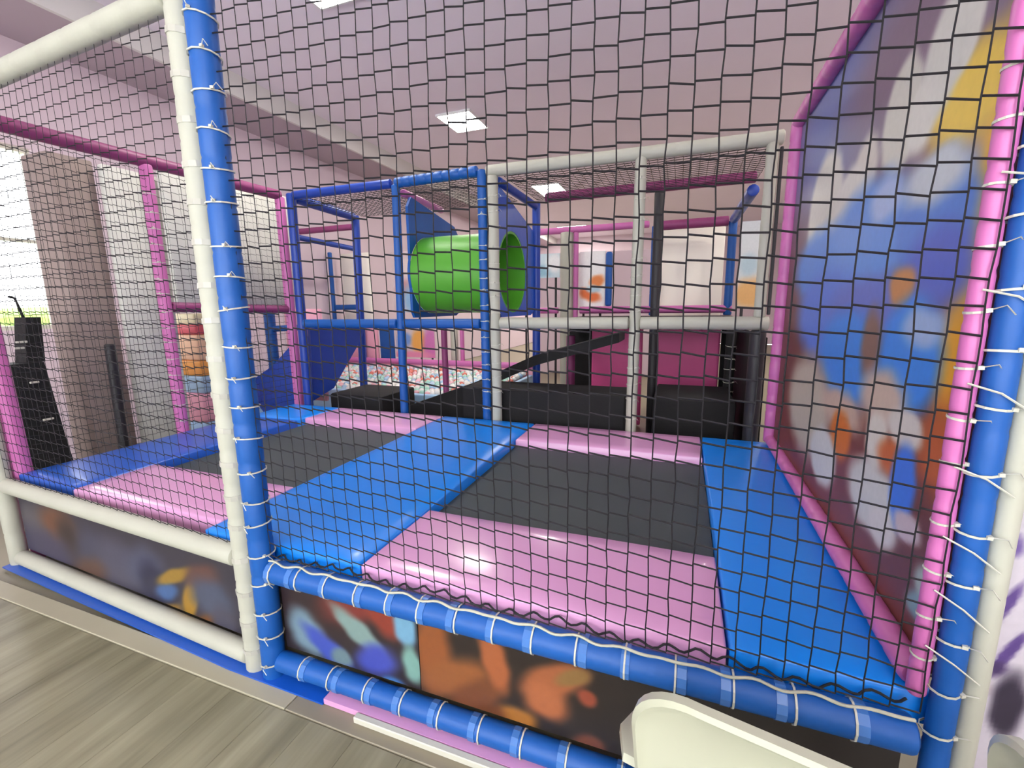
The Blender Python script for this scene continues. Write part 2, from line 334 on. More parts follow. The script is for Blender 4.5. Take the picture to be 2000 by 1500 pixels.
obj('pane', bx((XL-.1,.76,1.38),(XL-.09,1.46,2.16)), 'glass', win); obj('pane', bx((XL-.1,.76,2.19),(XL-.09,1.46,2.98)), 'glass', win)
struct('trim_6', bx((-14,-6,-.2),(XL-.2,8,-.05)), 'lawn')
hb = bmesh.new(); bmesh.ops.create_icosphere(hb, subdivisions=4, radius=1)
hr = random.Random(3)
for v in hb.verts: v.co = Vector((-7.2+v.co.x*.7, 1.4+v.co.y*3.2, .75+v.co.z*.85))+v.co*hr.uniform(-.06,.06)
tag(obj('hedge', hb, 'hedge'), 'sunlit green hedge outside the far-left window', 'hedge')
# ceiling lamps
LP = [(-1.64,5.3,.5,.64,'square ceiling light panel above the green tunnel'),
      (-1.52,9.75,.62,1.25,'long ceiling light panel seen through the white back frame'),
      (-2.2,15.3,1.0,1.3,'farthest ceiling light panel near the back wall'),
      (-1.42,2.2,.5,.64,'ceiling light panel at the top edge of the photo'),
      (3.9,2.4,.6,.6,None),(3.9,6,.6,.6,None),(3.9,10,.6,.6,None),(2.6,-3.9,.6,.6,None)]  # entries without a label are unseen panels added to fill and even the light
HL = ['ceiling light panel hidden behind the printed right wall, nearest one','ceiling light panel hidden behind the printed right wall, middle one','ceiling light panel hidden behind the printed right wall, far one','ceiling light panel behind the viewer']
for x, y, w, h, lb in LP:
    t = thing('ceiling_light', lb or HL.pop(0), 'light', (x,y,ZC-.03), 'flat ceiling light panels')
    fb = bmesh.new()
    for lo, hi in (((x-w/2-.02,y-h/2-.02,ZC-.03),(x-w/2,y+h/2+.02,ZC)), ((x+w/2,y-h/2-.02,ZC-.03),(x+w/2+.02,y+h/2+.02,ZC)), ((x-w/2,y-h/2-.02,ZC-.03),(x+w/2,y-h/2,ZC)), ((x-w/2,y+h/2,ZC-.03),(x+w/2,y+h/2+.02,ZC))): bx(lo, hi, bm=fb)
    obj('frame', fb, 'lampframe', t); obj('diffuser', bx((x-w/2,y-h/2,ZC-.022),(x+w/2,y+h/2,ZC-.008)), 'lamp', t)

# ------------------------------------------------------------------ front frame (blue), lacing, prints
RT = .043
fr = thing('play_frame', 'blue padded front frame with two tall posts and rails around the trampolines', 'frame', (0,0,0))
p = sleeve('post', (0,0,.006), (.012,0,2.62), .046, 'blue', fr, .155)
ties(p, (0,0,.02), (.012,0,2.6), .049, .118, 'z')
p = sleeve('post', (2.13,.014,.006), (2.132,.014,2.62), .027, 'blue', fr, .155)
ties(p, (2.124,.014,.3), (2.128,.014,2.6), .03, .13, 'z')
up = sleeve('rail', (.04,0,.483), (2.08,0,.483), .044, 'blue', fr, .26, groove=.02)
ties(up, (.04,0,.483), (2.08,0,.483), .0445, .135, 'x', 'tape', 'tape_band', .024, .03, .02, tail=False)
ties(up, (.04,0,.483), (2.08,0,.483), .046, .135, 'x', 'tie', 'cable_tie', .005, .01, .025, False)
lo_ = sleeve('rail', (.04,0,.0805), (2.08,0,.0805), .04, 'blue', fr, .26, groove=.02)
ties(lo_, (.04,0,.0805), (2.08,0,.0805), .0405, .155, 'x', 'tape', 'tape_band', .024, .03, .12, tail=False)
ties(lo_, (.04,0,.0805), (2.08,0,.0805), .042, .155, 'x', 'tie', 'cable_tie', .005, .01, .125, False)
sleeve('rail', (.05,0,2.58), (2.09,0,2.58), .044, 'blue', fr, .2)
# white rope laced along the upper rail
pts = []
for i in range(120):
    x = .05+i*.017; pts.append((x, -.012+.005*math.sin(i*.9), .483+.047+.004*math.cos(i*.7)))
tag(obj('lacing_cord', wire(pts, .0042, 6), 'rope', None, 60), 'white cord laced along the blue upper front rail', 'cord')
# black hem of the front net drooping onto the rail
# front nets
net('safety_net', 'black knotted net across the blue front frame', (.05,.0,.545), (1,0,0), (0,0,1), 36, 36, .0565, .0555, r=.0025, bow=.01)
hem = []
for i in range(145):
    x = .05+i*.01405; hem.append((x, .03+.01*math.sin(i*1.1), .527+.014*abs(math.sin(i*.55))-.008*math.sin(i*.21)))
tag(obj('net_hem', wire(hem, .0036, 5), 'net', None, 60), 'thick black hem cord drooping behind the blue upper rail', 'cord')

# left front section, white, set at a slight angle
def wy(x): return -.05*x
wf_ = thing('play_frame', 'white padded front frame left of the blue post', 'frame', (-.1,.0,0))
p = sleeve('post', (-.1,.004,.006), (-.085,.004,2.62), .045, 'white', wf_, .135)
ties(p, (-.1,.004,.05), (-.085,.004,2.6), .046, .135, 'z', 'tape_w', 'tape_band', .02, .01, tail=False)
p = sleeve('post', (-2.17,.108,.006), (-2.165,.108,2.6), .043, 'white', wf_, .2)
sleeve('rail', (-2.13,wy(-2.13),.509), (-.14,wy(-.14),.509), .043, 'white', wf_, .3, groove=.015)
sleeve('rail', (-2.13,wy(-2.13),.055), (-.14,wy(-.14),.055), .041, 'white', wf_, .3, groove=.015)
sleeve('rail', (-2.13,wy(-2.13),2.53), (-.14,wy(-.14),2.53), .042, 'white', wf_, .2)
net('safety_net', 'black knotted net across the white front frame on the left', (-2.12,.106,.56), (1.98,-.099,0), (0,0,1), 35, 35, .0565, .0555, r=.0022, rv=.0010, bow=.012)

# printed boards under the front rails
t = thing('printed_board', 'dark printed board with blue-white blotches under the blue rail', 'board', (.37,.03,.11), 'printed boards under the front rails')
UV0 = (.047, .123); panel_print('board', (.047,.03,.123), (1,0,0), (0,0,1),   .64, .312, 110, 60, (40,32,34), BL_F1, t)
t = thing('printed_board', 'dark printed board with orange-brown blotches under the blue rail', 'board', (1.4,.03,.11), 'printed boards under the front rails')
UV0 = (.69, .123); panel_print('board', (.69,.03,.123), (1,0,0), (0,0,1), 1.385, .312, 200, 50, (40,34,32), BL_F2, t)
t = thing('printed_board', 'murky purple and ochre printed board under the white rails', 'board', (-1.1,.09,.09), 'printed boards under the front rails')
d = Vector((1,-.05,0)).normalized()
UV0 = (-2.12, .095); panel_print('board', (-2.12,wy(-2.12)+.03,.095), d, (0,0,1), 1.97, .375, 200, 50, (56,52,60), BL_FL, t)
# foam base mats showing under the rails
tag(obj('base_mat', prism([(-2.2,.04),(-.2,-.055),(.3,-.055),(.3,.02),(-.2,.02),(-2.2,.12)], 'z', .007, .014), 'navy_pad'), 'blue base mat edge under the white lower rail', 'mat')
tag(obj('base_mat', prism([(.3,-.048),(2.15,-.048),(2.15,.02),(.3,.02)], 'z', .007, .03), 'pink_pad'), 'pink base mat edge under the blue lower rail', 'mat')

# ------------------------------------------------------------------ trampolines and pads
def pad(name, x0, x1, y0, y1, m, label, z=.5635, th=.088, skew=0):
    bm = bmesh.new(); nx = max(6, int((x1-x0)/.08)); ny = max(6, int((y1-y0)/.08)); g = {}
    e = .009
    def ax(a, b, n): return [a, a+.003, a+e] + [a+e+(b-a-2*e)*i/n for i in range(1, n)] + [b-e, b-.003, b]
    X = ax(x0, x1, nx); Y = ax(y0, y1, ny)
    for i, x in enumerate(X):
        for j, y in enumerate(Y):
            d = min(x-x0, x1-x, y-y0, y1-y)
            zz = z-.008*(1-min(1, d/e))**2 + .006*min(1, d/.15)
            zz += .0025*math.sin(5.1*x+2*y)*math.sin(4.3*y)
            yy = y + (skew*(x-x0) if skew else 0)
            g[i,j] = bm.verts.new((x, yy, zz))
    for i in range(len(X)-1):
        for j in range(len(Y)-1): bm.faces.new([g[i,j], g[i+1,j], g[i+1,j+1], g[i,j+1]])
    ring = [(i,0) for i in range(len(X))]+[(len(X)-1,j) for j in range(1,len(Y))]+[(i,len(Y)-1) for i in range(len(X)-2,-1,-1)]+[(0,j) for j in range(len(Y)-2,0,-1)]
    low = [bm.verts.new((g[k].co.x, g[k].co.y, z-th)) for k in ring]
    for a in range(len(ring)):
        b = (a+1) % len(ring); bm.faces.new([g[ring[a]], low[a], low[b], g[ring[b]]])
    bm.faces.new(low); bmesh.ops.recalc_face_normals(bm, faces=bm.faces)
    return tag(obj(name, bm, m, None, 50), label, 'pad')
G = .004
pad('edge_pad', -.39+G, .44-G, .05, 2.18, 'blue_pad', 'broad blue pad between the two trampolines')
pad('edge_pad', 1.679+G, 2.135, .05, 2.18, 'blue_pad', 'blue pad along the foot of the printed right wall')
pad('edge_pad', -2.10, -1.516-G, .152, 1.66, 'navy_pad', 'darker blue pad along the pink netted left side')  # same vinyl as the corner pad, with shade put into its colour
pad('edge_pad', -2.10, -1.516-G, 1.664, 2.18, 'blue_pad', 'bright blue corner pad at the foot of the rear left pink post')
pad('edge_pad', .44+G, 1.679-G, .05, .535, 'pink_pad', 'wide glossy pink pad in front of the right trampoline')
pad('edge_pad', .44+G, 1.679-G, 1.72, 2.18, 'pink_pad', 'pink pad behind the right trampoline')
pad('edge_pad', -1.516+G, -.39-G, .128, .54, 'pink_pad', 'pink pad in front of the left trampoline')
pad('edge_pad', -1.516+G, -.39-G, 1.74, 2.18, 'pink_pad', 'pink pad behind the left trampoline')
def trampoline(x0, x1, y0, y1, label):
    t = thing('trampoline', label, 'trampoline', ((x0+x1)/2,(y0+y1)/2,0), 'trampolines')
    bm = bmesh.new(); n = 16; g = {}
    for i in range(n+1):
        for j in range(n+1):
            u = i/n; v = j/n
            g[i,j] = bm.verts.new((x0+(x1-x0)*u, y0+(y1-y0)*v, .508-.012*math.sin(math.pi*u)*math.sin(math.pi*v)))
    for i in range(n):
        for j in range(n): bm.faces.new([g[i,j], g[i+1,j], g[i+1,j+1], g[i,j+1]])
    obj('bed', bm, 'bed', t, 60)
    zt = .435; a0, a1, b0, b1 = x0-.1, x1+.1, y0-.1, y1+.1
    fb = bmesh.new()
    for p, q in (((a0,b0,zt),(a1,b0,zt)), ((a0,b1,zt),(a1,b1,zt)), ((a0,b0,zt),(a0,b1,zt)), ((a1,b0,zt),(a1,b1,zt))): tube(p, q, .022, 0, 8, fb)
    obj('frame', fb, 'charcoal', t, 40)
    for x in (a0, a1):
        for y in (b0, b1): obj('leg', tube((x,y,.0), (x,y,.42), .022, 0, 8), 'charcoal', t, 40)
trampoline(.44, 1.679, .535, 1.72, 'dark grey rectangular trampoline bed on the right, in front of white frame')
trampoline(-1.516, -.39, .54, 1.74, 'dark grey rectangular trampoline bed on the left, behind the blue post')

# ------------------------------------------------------------------ right printed wall with pink tubes
pf = thing('play_frame', 'pink padded frame around the tall printed right wall', 'frame', (2.11,1.1,.6))
sleeve('post', (2.105,2.14,.58), (2.105,2.09,2.54), .04, 'pink', pf, .11, groove=.08)
p = sleeve('post', (2.082,.026,.575), (2.084,.026,2.54), .02, 'pink', pf, .1, groove=.1)
ties(p, (2.082,.026,.62), (2.084,.026,2.5), .021, .115, 'z')
sleeve('rail', (2.09,.055,2.54), (2.105,2.1,2.54), .04, 'pink', pf, .11, groove=.08)
sleeve('rail', (2.09,.055,.6), (2.105,2.14,.6), .034, 'pink', pf, .11, groove=.08)
t = thing('printed_wall', 'tall printed board with abstract blue, white and yellow patches inside pink tubes', 'board', (2.13,1.1,.6))
UV0 = (0, 0)
def right_wall():
    global UV0
    # plane x = 2.12, u runs towards the viewer (-y), v up
    bl = [(2.12-b[0], b[1], b[2], b[3], -b[4], b[5], b[6]) for b in BL_R]
    UV0 = (0, .6)
    panel_print('board', (2.118,2.12,.6), (0,-1,0), (0,0,1), 2.06, 1.93, 150, 190, (104,54,42), bl, t, .012, (118,104,132))
right_wall()
for k, (za, zb) in enumerate(((.72,.66),(.86,.79),(.99,.93),(1.15,1.1),(1.33,1.28),(1.52,1.47),(1.74,1.69))):
    obj('tie_cord', wire([(2.075,.002,za),(2.12,-.02,(za+zb)/2+.01),(2.17,-.016,zb)], .0022, 5), 'tie', pf, 60)
# section right of the frame
t = thing('padded_pole', 'white padded post beside the right blue post, in front of lilac banner', 'post', (2.177,.012,0))
sleeve('post', (2.177,.012,.006), (2.181,.012,2.6), .022, 'white', t, .3, groove=.02)
UV0 = (2.18, .1)
t = thing('printed_banner', 'pale lilac banner with purple strokes right of the white post', 'banner', (2.7,.1,.1))
panel_print('board', (2.18,.09,.1), (1,0,0), (0,0,1), 1.2, 2.4, 160, 200, (196,188,198), BL_B, t)

# ------------------------------------------------------------------ left side, pink
lf = thing('play_frame', 'pink padded netted side frame on the left of the trampolines', 'frame', (-2.15,1.2,0))
sleeve('post', (-2.15,.2,.006), (-2.15,.16,2.55), .045, 'pink', lf, .3, groove=.02)
p = sleeve('post', (-2.15,1.13,.006), (-2.15,1.13,2.54), .042, 'pink', lf, .3, groove=.02)
ties(p, (-2.15,1.13,.6), (-2.15,1.13,2.5), .043, .12, 'z')
sleeve('post', (-2.15,2.3,.006), (-2.15,2.3,2.56), .045, 'pink', lf, .3, groove=.02)
sleeve('rail', (-2.15,.2,2.555), (-2.15,2.3,2.575), .045, 'plum', lf, .3, groove=.02)
sleeve('rail', (-2.15,1.17,1.53), (-2.15,2.26,1.5), .038, 'plum', lf, .3, groove=.02)
net('safety_net', 'black knotted net on the pink left side frame', (-2.12,.24,.6), (0,1,0), (0,0,1), 35, 34, .057, .0555, r=.0018, rv=.0009)

# ------------------------------------------------------------------ back frames
bf = thing('play_frame', 'blue padded back frame behind the left trampoline', 'frame', (-1,2.235,0))
YB1 = 2.245
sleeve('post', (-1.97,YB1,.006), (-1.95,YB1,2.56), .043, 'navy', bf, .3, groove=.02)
sleeve('post', (-.845,YB1,.006), (-.8,YB1,2.52), .036, 'blue', bf, .3, groove=.02)
p = sleeve('post', (-.005,YB1,.006), (-.005,YB1,2.55), .038, 'blue', bf, .12, groove=.05)
ties(p, (-.005,YB1,.6), (-.005,YB1,2.5), .039, .12, 'z')
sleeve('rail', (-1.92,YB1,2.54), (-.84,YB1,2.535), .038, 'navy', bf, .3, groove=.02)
sleeve('rail', (-.80,YB1,2.535), (-.04,YB1,2.545), .042, 'blue', bf, .075, groove=.16)
sleeve('rail', (-1.93,YB1,1.36), (-.86,YB1,1.36), .042, 'blue', bf, .3, groove=.02)
sleeve('rail', (-.79,YB1,1.36), (-.045,YB1,1.36), .042, 'blue', bf, .3, groove=.02)
wb = thing('play_frame', 'white padded back frame behind the right trampoline', 'frame', (1.1,2.235,0))
p = sleeve('post', (.085,YB1,.006), (.085,YB1,2.5), .044, 'white', wb, .13, groove=.04)
ties(p, (.085,YB1,.6), (.085,YB1,2.5), .045, .13, 'z')
p = sleeve('post', (1.185,YB1,.006), (1.2,YB1,2.5), .04, 'white', wb, .13, groove=.04)
ties(p, (1.185,YB1,.6), (1.2,YB1,2.5), .041, .13, 'z')
sleeve('post', (2.0,YB1,1.40), (2.0,YB1,2.49), .036, 'white', wb, .13, groove=.04)
sleeve('rail', (.04,YB1,2.535), (2.06,YB1,2.515), .044, 'white', wb, .15, groove=.04)
sleeve('rail', (.13,YB1,1.365), (1.15,YB1,1.365), .046, 'white', wb, .15, groove=.03)
sleeve('rail', (1.23,YB1,1.365), (2.06,YB1,1.365), .046, 'white', wb, .15, groove=.03)
sleeve('post', (2.0,YB1,.006), (2.0,YB1,1.318), .05, 'charcoal', wb, .2, groove=.03)
# plain black strip filling the gap between the white post and the printed wall
tag(obj('net_strip', bx((2.042,2.235,1.42),(2.062,2.26,2.46), .004, 1), 'charcoal'), 'black strip between the white back frame and pink post', 'strip')
# roof nets over the back bays
net('roof_net', 'black roof net over the blue back frame', (-1.9,2.3,2.515), (1,0,0), (0,1,0), 33, 17, .056, .053, r=.0026)
net('roof_net', 'black roof net over the white back frame', (.16,2.3,2.5), (1,0,0), (0,1,0), 33, 17, .057, .053, r=.0026)

# second row of the climbing structure, y = 3.27
Y2 = 3.27
sf = thing('play_frame', 'navy padded inner frame behind the blue back frame', 'frame', (-1,Y2,0))
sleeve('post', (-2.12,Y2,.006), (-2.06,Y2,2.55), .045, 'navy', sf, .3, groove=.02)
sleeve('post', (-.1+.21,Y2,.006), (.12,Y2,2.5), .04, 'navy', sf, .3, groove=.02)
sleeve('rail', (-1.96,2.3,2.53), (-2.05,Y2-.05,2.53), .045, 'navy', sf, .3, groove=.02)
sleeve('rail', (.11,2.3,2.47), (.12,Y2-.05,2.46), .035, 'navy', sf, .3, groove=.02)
pi = thing('play_frame', 'plum and pink padded inner frame behind the white back frame', 'frame', (1,Y2,1.3))
sleeve('rail', (.2,Y2+.05,2.545), (2.05,Y2+.05,2.545), .045, 'plum', pi, .3, groove=.02)
sleeve('post', (1.27,Y2+.05,.006), (1.27,Y2+.05,2.5), .042, 'charcoal', pi, .3, groove=.02)
sleeve('post', (-1.02,Y2+.1,.006), (-1.02,Y2+.1,1.28), .036, 'plum', pi, .3, groove=.02)
sleeve('rail', (-.78,2.32,2.47), (-.95,Y2+.02,2.52), .034, 'pink', pi, .3, groove=.02)
sleeve('rail', (-2.5,3.75,2.53), (-3.7,3.75,2.53), .038, 'plum', pi, .3, groove=.02)
# decks and third row, y = 5.2
Y3 = 5.2
tf = thing('play_frame', 'pink, white and blue padded far frame at the back of the play area', 'frame', (0,Y3,0))
for x0, z0, z1, m, r in ((1.14,1.345,2.5,'blue',.05), (2.05,1.345,2.5,'blue',.05), (-.04,0,2.5,'white',.09), (.09,0,2.5,'pink',.035), (-3.62,0,2.5,'navy',.04), (-4.2,0,2.45,'blue',.035), (-1.86,0,1.15,'white',.06), (-1.72,0,1.15,'pink',.035)):
    sleeve('post', (x0,Y3,.006+z0), (x0,Y3,z1), r, m, tf, .3, groove=.02)
sleeve('rail', (-1.2,Y3,2.53), (1.06,Y3,2.53), .045, 'pink', tf, .3, groove=.02)
sleeve('rail', (1.2,Y3,2.5), (2.0,Y3,2.5), .06, 'plum', tf, .3, groove=.02)
sleeve('rail', (-1.2,Y3,1.43), (-.16,Y3,1.43), .045, 'pink', tf, .3, groove=.02)
sleeve('rail', (.15,Y3,1.43), (2.1,Y3,1.43), .05, 'pink', tf, .3, groove=.02)
sleeve('rail', (2.05,Y3-.1,2.5), (2.04,3.4,2.46), .05, 'navy', tf, .3, groove=.02)
sleeve('rail', (-3.62,Y3-.05,2.47), (-3.62,3.85,2.5), .04, 'navy', tf, .3, groove=.02)
sleeve('rail', (-4.15,Y3,1.52), (-3.68,Y3,1.52), .045, 'blue', tf, .3, groove=.02)
tag(obj('deck', bx((.18,Y2+.12,1.27),(2.1,Y3+.08,1.345), .01, 1), 'black'), 'black upper deck of the climbing structure behind the white frame', 'deck')

# green tunnel with two blue end panels
tn = thing('tunnel', 'green crawl tunnel between two blue end panels above the back rail', 'tunnel', (-.36,2.62,1.4))
TY, TZ, TR = 2.62, 1.79, .345
bm = bmesh.new(); n = 40; rings = []
prof = [(-.72,TR), (-.5,TR*1.005), (-.3,TR*.995), (-.1,TR*1.005), (.105,TR), (.105,TR-.02), (-.3,TR-.02), (-.72,TR-.02)]
for x, r in prof: rings.append([bm.verts.new((x, TY+r*math.cos(6.28318*i/n), TZ+r*math.sin(6.28318*i/n))) for i in range(n)])
for A, B in zip(rings, rings[1:]+rings[:1]):
    for i in range(n): bm.faces.new([A[i], A[(i+1)%n], B[(i+1)%n], B[i]])
bmesh.ops.recalc_face_normals(bm, faces=bm.faces)
obj('tube', bm, 'green', tn, 50)
def holed_panel(x, ztop0, ztop1, m, y1):
    """board in the plane x with a round hole and a slanted top edge"""
    bm = bmesh.new(); outer = []; inner = []; n = 48; y0, z0 = 2.345, 1.41
    def edge(th):
        c, s = math.cos(th), math.sin(th); best = 9
        for k in (((y1-TY)/c) if c > 1e-6 else 9, ((y0-.05-TY)/c) if c < -1e-6 else 9, ((z0-TZ)/s) if s < -1e-6 else 9): best = min(best, k)
        sl = (ztop1-ztop0)/(y1-y0); den = s-sl*c
        if den > 1e-6: best = min(best, (ztop0+sl*(TY-y0)-TZ)/den)
        return best
    for side in (-.0125, .0125):
        outer.append([bm.verts.new((x+side, TY+edge(6.28318*i/n)*math.cos(6.28318*i/n), TZ+edge(6.28318*i/n)*math.sin(6.28318*i/n))) for i in range(n)])
        inner.append([bm.verts.new((x+side, TY+(TR+.001)*math.cos(6.28318*i/n), TZ+(TR+.001)*math.sin(6.28318*i/n))) for i in range(n)])
    for i in range(n):
        j = (i+1) % n
        bm.faces.new([outer[0][i], outer[0][j], inner[0][j], inner[0][i]]); bm.faces.new([outer[1][j], outer[1][i], inner[1][i], inner[1][j]])
        bm.faces.new([outer[0][j], outer[0][i], outer[1][i], outer[1][j]]); bm.faces.new([inner[0][i], inner[0][j], inner[1][j], inner[1][i]])
    bmesh.ops.recalc_face_normals(bm, faces=bm.faces)
    return obj('end_panel', bm, m, tn)
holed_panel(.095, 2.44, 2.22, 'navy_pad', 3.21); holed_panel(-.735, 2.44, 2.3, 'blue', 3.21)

# black ramp, black foam blocks, magenta walls under the deck
tag(obj('ramp', prism([(-1.25,.44),(-.376,.76),(.248,1.045),(1.02,1.262),(1.02,1.18),(.26,.955),(-.35,.68),(-.35,.3),(-1.25,.3)], 'y', 2.75, 3.15), 'black'), 'black inclined ramp rising to the right behind the white back frame', 'ramp')
tag(obj('foam_block', bx((-.28,2.32,.0),(1.13,2.74,.80), .02, 2), 'black', None, 40), 'low black foam block beneath the ramp left of the middle white post', 'block')
tag(obj('foam_block', bx((1.32,2.6,.0),(1.94,3.34,.74), .02, 2), 'black', None, 40), 'low black foam block in front of the magenta wall', 'block')
tag(obj('foam_block', bx((-1.93,2.5,.006),(-1.27,3.1,.62), .02, 2), 'black', None, 40), 'low black foam block behind the blue frame, before the ball pit', 'block')
tag(obj('padded_wall', bx((1.2,4.5,.0),(1.94,4.56,1.25), .02, 2), 'magenta'), 'magenta padded wall under the deck, right of the dark inner post', 'wall')
tag(obj('padded_wall', bx((.46,4.5,.0),(1.08,4.56,1.22), .02, 2), 'magenta'), 'magenta padded wall under the deck, left of the middle white post', 'wall')
tag(obj('side_curtain', bx((2.06,2.4,.0),(2.085,4.9,1.26), .005, 1), 'black'), 'black side curtain under the deck by the printed right wall', 'curtain')
tag(obj('dark_curtain', bx((.14,4.62,.0),(.45,4.66,1.22), .008, 1), 'black'), 'black curtain under the deck behind the short pink post', 'curtain')
tag(obj('dark_curtain', bx((1.95,4.5,.0),(2.03,4.56,1.24), .008, 1), 'black'), 'black curtain strip under the deck right of the magenta wall', 'curtain')
t = thing('padded_pole', 'black padded post under the deck right of the magenta wall', 'post', (1.9,3.4,0))
p = sleeve('post', (1.95,3.42,.006), (1.95,3.42,1.265), .045, 'black', t, .2)
ties(p, (1.95,3.42,.5), (1.95,3.42,1.2), .046, .11, 'z')
t = thing('padded_pole', 'short pink padded post under the black ramp', 'post', (.33,3.9,0))
sleeve('post', (.33,3.9,.006), (.33,3.9,1.16), .05, 'plum', t, .3)

# blue vinyl slide sides
tag(obj('slide_side', prism([(2.3,.58),(2.34,1.31),(3.22,1.31),(3.05,1.1),(2.8,.86),(2.6,.66)], 'x', -1.99, -1.955), 'navy'), 'navy triangular vinyl side behind the blue back frame, left corner', 'panel')
tag(obj('slide_side', prism([(-2.2,1.16),(-2.2,.3),(-2.62,.3),(-2.86,.56),(-2.84,.74),(-2.5,.92)], 'y', 2.34, 2.375), 'navy'), 'navy triangular vinyl side outside the pink left frame', 'panel')

# ball pit
pit = thing('ball_pit', 'pink-rimmed ball pit full of pastel balls behind the blue frame', 'ball pit', (-2.4,4.4,0))
obj('wall', bx((-4.1,3.42,0.006),(-1.1,3.5,.46), .015, 2), 'sky', pit); obj('wall', bx((-4.1,5.05,0.006),(-.5,5.13,.6), .015, 2), 'rose', pit)
obj('wall', bx((-4.18,3.42,0.006),(-4.1,5.13,.5), .015, 2), 'sky', pit); obj('wall', bx((-.56,3.2,0.006),(-.5,5.05,.5), .015, 2), 'sky', pit)
sleeve('rim', (-4.1,5.06,.63), (-.5,5.06,.63), .045, 'pink', pit, .3)
ballm = {}
for k in ('bw','bp','bb','bg','br'):
    b = bmesh.new(); bmesh.ops.create_icosphere(b, subdivisions=2, radius=.04)
    for f in b.faces: f.smooth = True
    me = bpy.data.meshes.new('ball'); b.to_mesh(me); b.free(); me.materials.append(MT[k]); ballm[k] = me
kinds = ['bw','bw','bw','bw','bg','bb','bg','bp','bb','br']
adj = {'bw':'white','bp':'pink','bb':'pale blue','bg':'mint green','br':'coral'}
rb = random.Random(11); spots = []
j = 0
for jy in range(24):
    for ix in range(46):
        x = -4.04+ix*.0755+(jy % 2)*.037; y = 3.56+jy*.065
        if x > -.6: continue
        spots.append((x+rb.uniform(-.01,.01), y+rb.uniform(-.01,.01), .44+.08*(y-3.5)/1.5+rb.uniform(-.012,.02)))
spots.sort(key=lambda s: (s[1]-(-1.18))**2+(s[0]-1.5)**2)
vis = [s for s in spots if -3.6 < s[0] < -.65][:300]; vs = set(vis)
for s in vis:
    k = rb.choice(kinds)
    o = inst('ball', ballm[k], s, None); tag(o, adj[k]+' plastic ball among the pastel balls of the pit', 'ball', adj[k]+' balls in the ball pit')
sb = bmesh.new()
for s in spots:
    if s in vs: continue
    mi = kinds.index(rb.choice(kinds)); mi = ['bw','bp','bb','bg','br'].index(kinds[mi])
    r = bmesh.ops.create_icosphere(sb, subdivisions=1, radius=.04, matrix=Matrix.Translation(s))
    for v in r['verts']:
        for f in v.link_faces: f.material_index = mi; f.smooth = True
so = obj('ball_heap', sb, ['bw','bp','bb','bg','br'], None); so['kind'] = 'stuff'; tag(so, 'rest of the pastel balls filling the far side of the ball pit', 'balls')
obj('floor', bx((-4.1,3.5,.38),(-.56,5.05,.40)), 'bw', pit)

# boards and blocks at the far side
def board(lo, w, h, base, blobs, label, axis='x', cat='board'):
    global UV0
    t = thing('printed_board', label, cat, (lo[0]+w/2, lo[1], lo[2])); UV0 = (0, 0)
    panel_print('board', lo, (1,0,0), (0,0,1), w, h, 40, 40, base, blobs, t, .03)
    for k in (.06, w-.06): obj('leg', tube((lo[0]+k, lo[1]+.02, .0), (lo[0]+k, lo[1]+.02, lo[2]+.04), .018, 0, 8), 'charcoal', t, 40)
board((.12,5.3,1.48), .36, .76, (250,250,246), [(.25,.35,.1,.08,20,(238,140,70),.4),(.15,.16,.16,.08,-20,(236,120,60),.4),(.2,.24,.1,.05,0,(190,220,232),.4)], 'white printed board with orange patches beside the white and pink post')
tag(obj('edge_pad', bx((.49,5.26,1.48),(.58,5.34,2.22), .03, 3), 'blue', None, 50), 'blue rounded edge pad on the right of the white printed board', 'pad')
board((-.75,5.3,1.9), .58, .34, (206,226,234), [(.3,.1,.2,.08,0,(150,196,214),.5),(.5,.2,.12,.14,0,(250,250,250),.5)], 'pale blue printed board left of the white and pink post')
board((2.13,5.0,1.45), .3, 1.0, (214,220,222), [(.15,.16,.2,.18,0,(226,176,110),.4),(.1,.5,.1,.12,0,(180,204,214),.5)], 'pale printed board with orange foot by the printed right wall')
board((-3.0,5.25,.68), .75, .46, (220,206,206), [(.12,.24,.12,.14,0,(180,190,226),.4),(.22,.3,.1,.1,20,(120,160,220),.4),(.46,.26,.14,.2,0,(240,176,84),.35),(.68,.2,.14,.3,0,(206,120,180),.4),(.3,.04,.4,.06,0,(230,150,180),.5)], 'printed board with orange and blue patches above the ball pit rim')
tag(obj('padded_screen', bx((-4.1,5.25,.0),(-3.36,5.29,1.2), .012, 2), 'rose', None, 50), 'rose padded panel above the ball pit on the left', 'panel')
tag(obj('padded_screen', bx((-3.32,5.25,.0),(-3.04,5.29,1.2), .012, 2), 'blue', None, 50), 'blue padded panel beside the printed board over the ball pit', 'panel')
tag(obj('cream_panel', bx((-4.15,5.4,.0),(-3.55,5.44,2.44), .01, 1), 'cream', None, 50), 'bright cream panel framed by blue posts behind the ball pit', 'panel')
board((-3.1,5.4,1.42), .55, 1.0, (232,214,214), [(.2,.4,.16,.12,30,(214,160,160),.4),(.4,.2,.2,.26,0,(150,196,230),.5),(.3,.75,.2,.14,0,(240,226,220),.5)], 'pastel printed board left of the green tunnel')
tag(obj('cream_panel', bx((1.2,5.6,.0),(2.0,5.64,2.5), .01, 1), 'cream', None, 50), 'cream panel between two blue posts behind the white back frame', 'panel')
# back room wall pieces nearer than the hall end
tag(obj('partition', bx((-1.6,8.6,0),(1.2,8.7,2.6), .01, 1), 'wall'), 'pale lilac partition wall far behind the white back frame', 'partition')

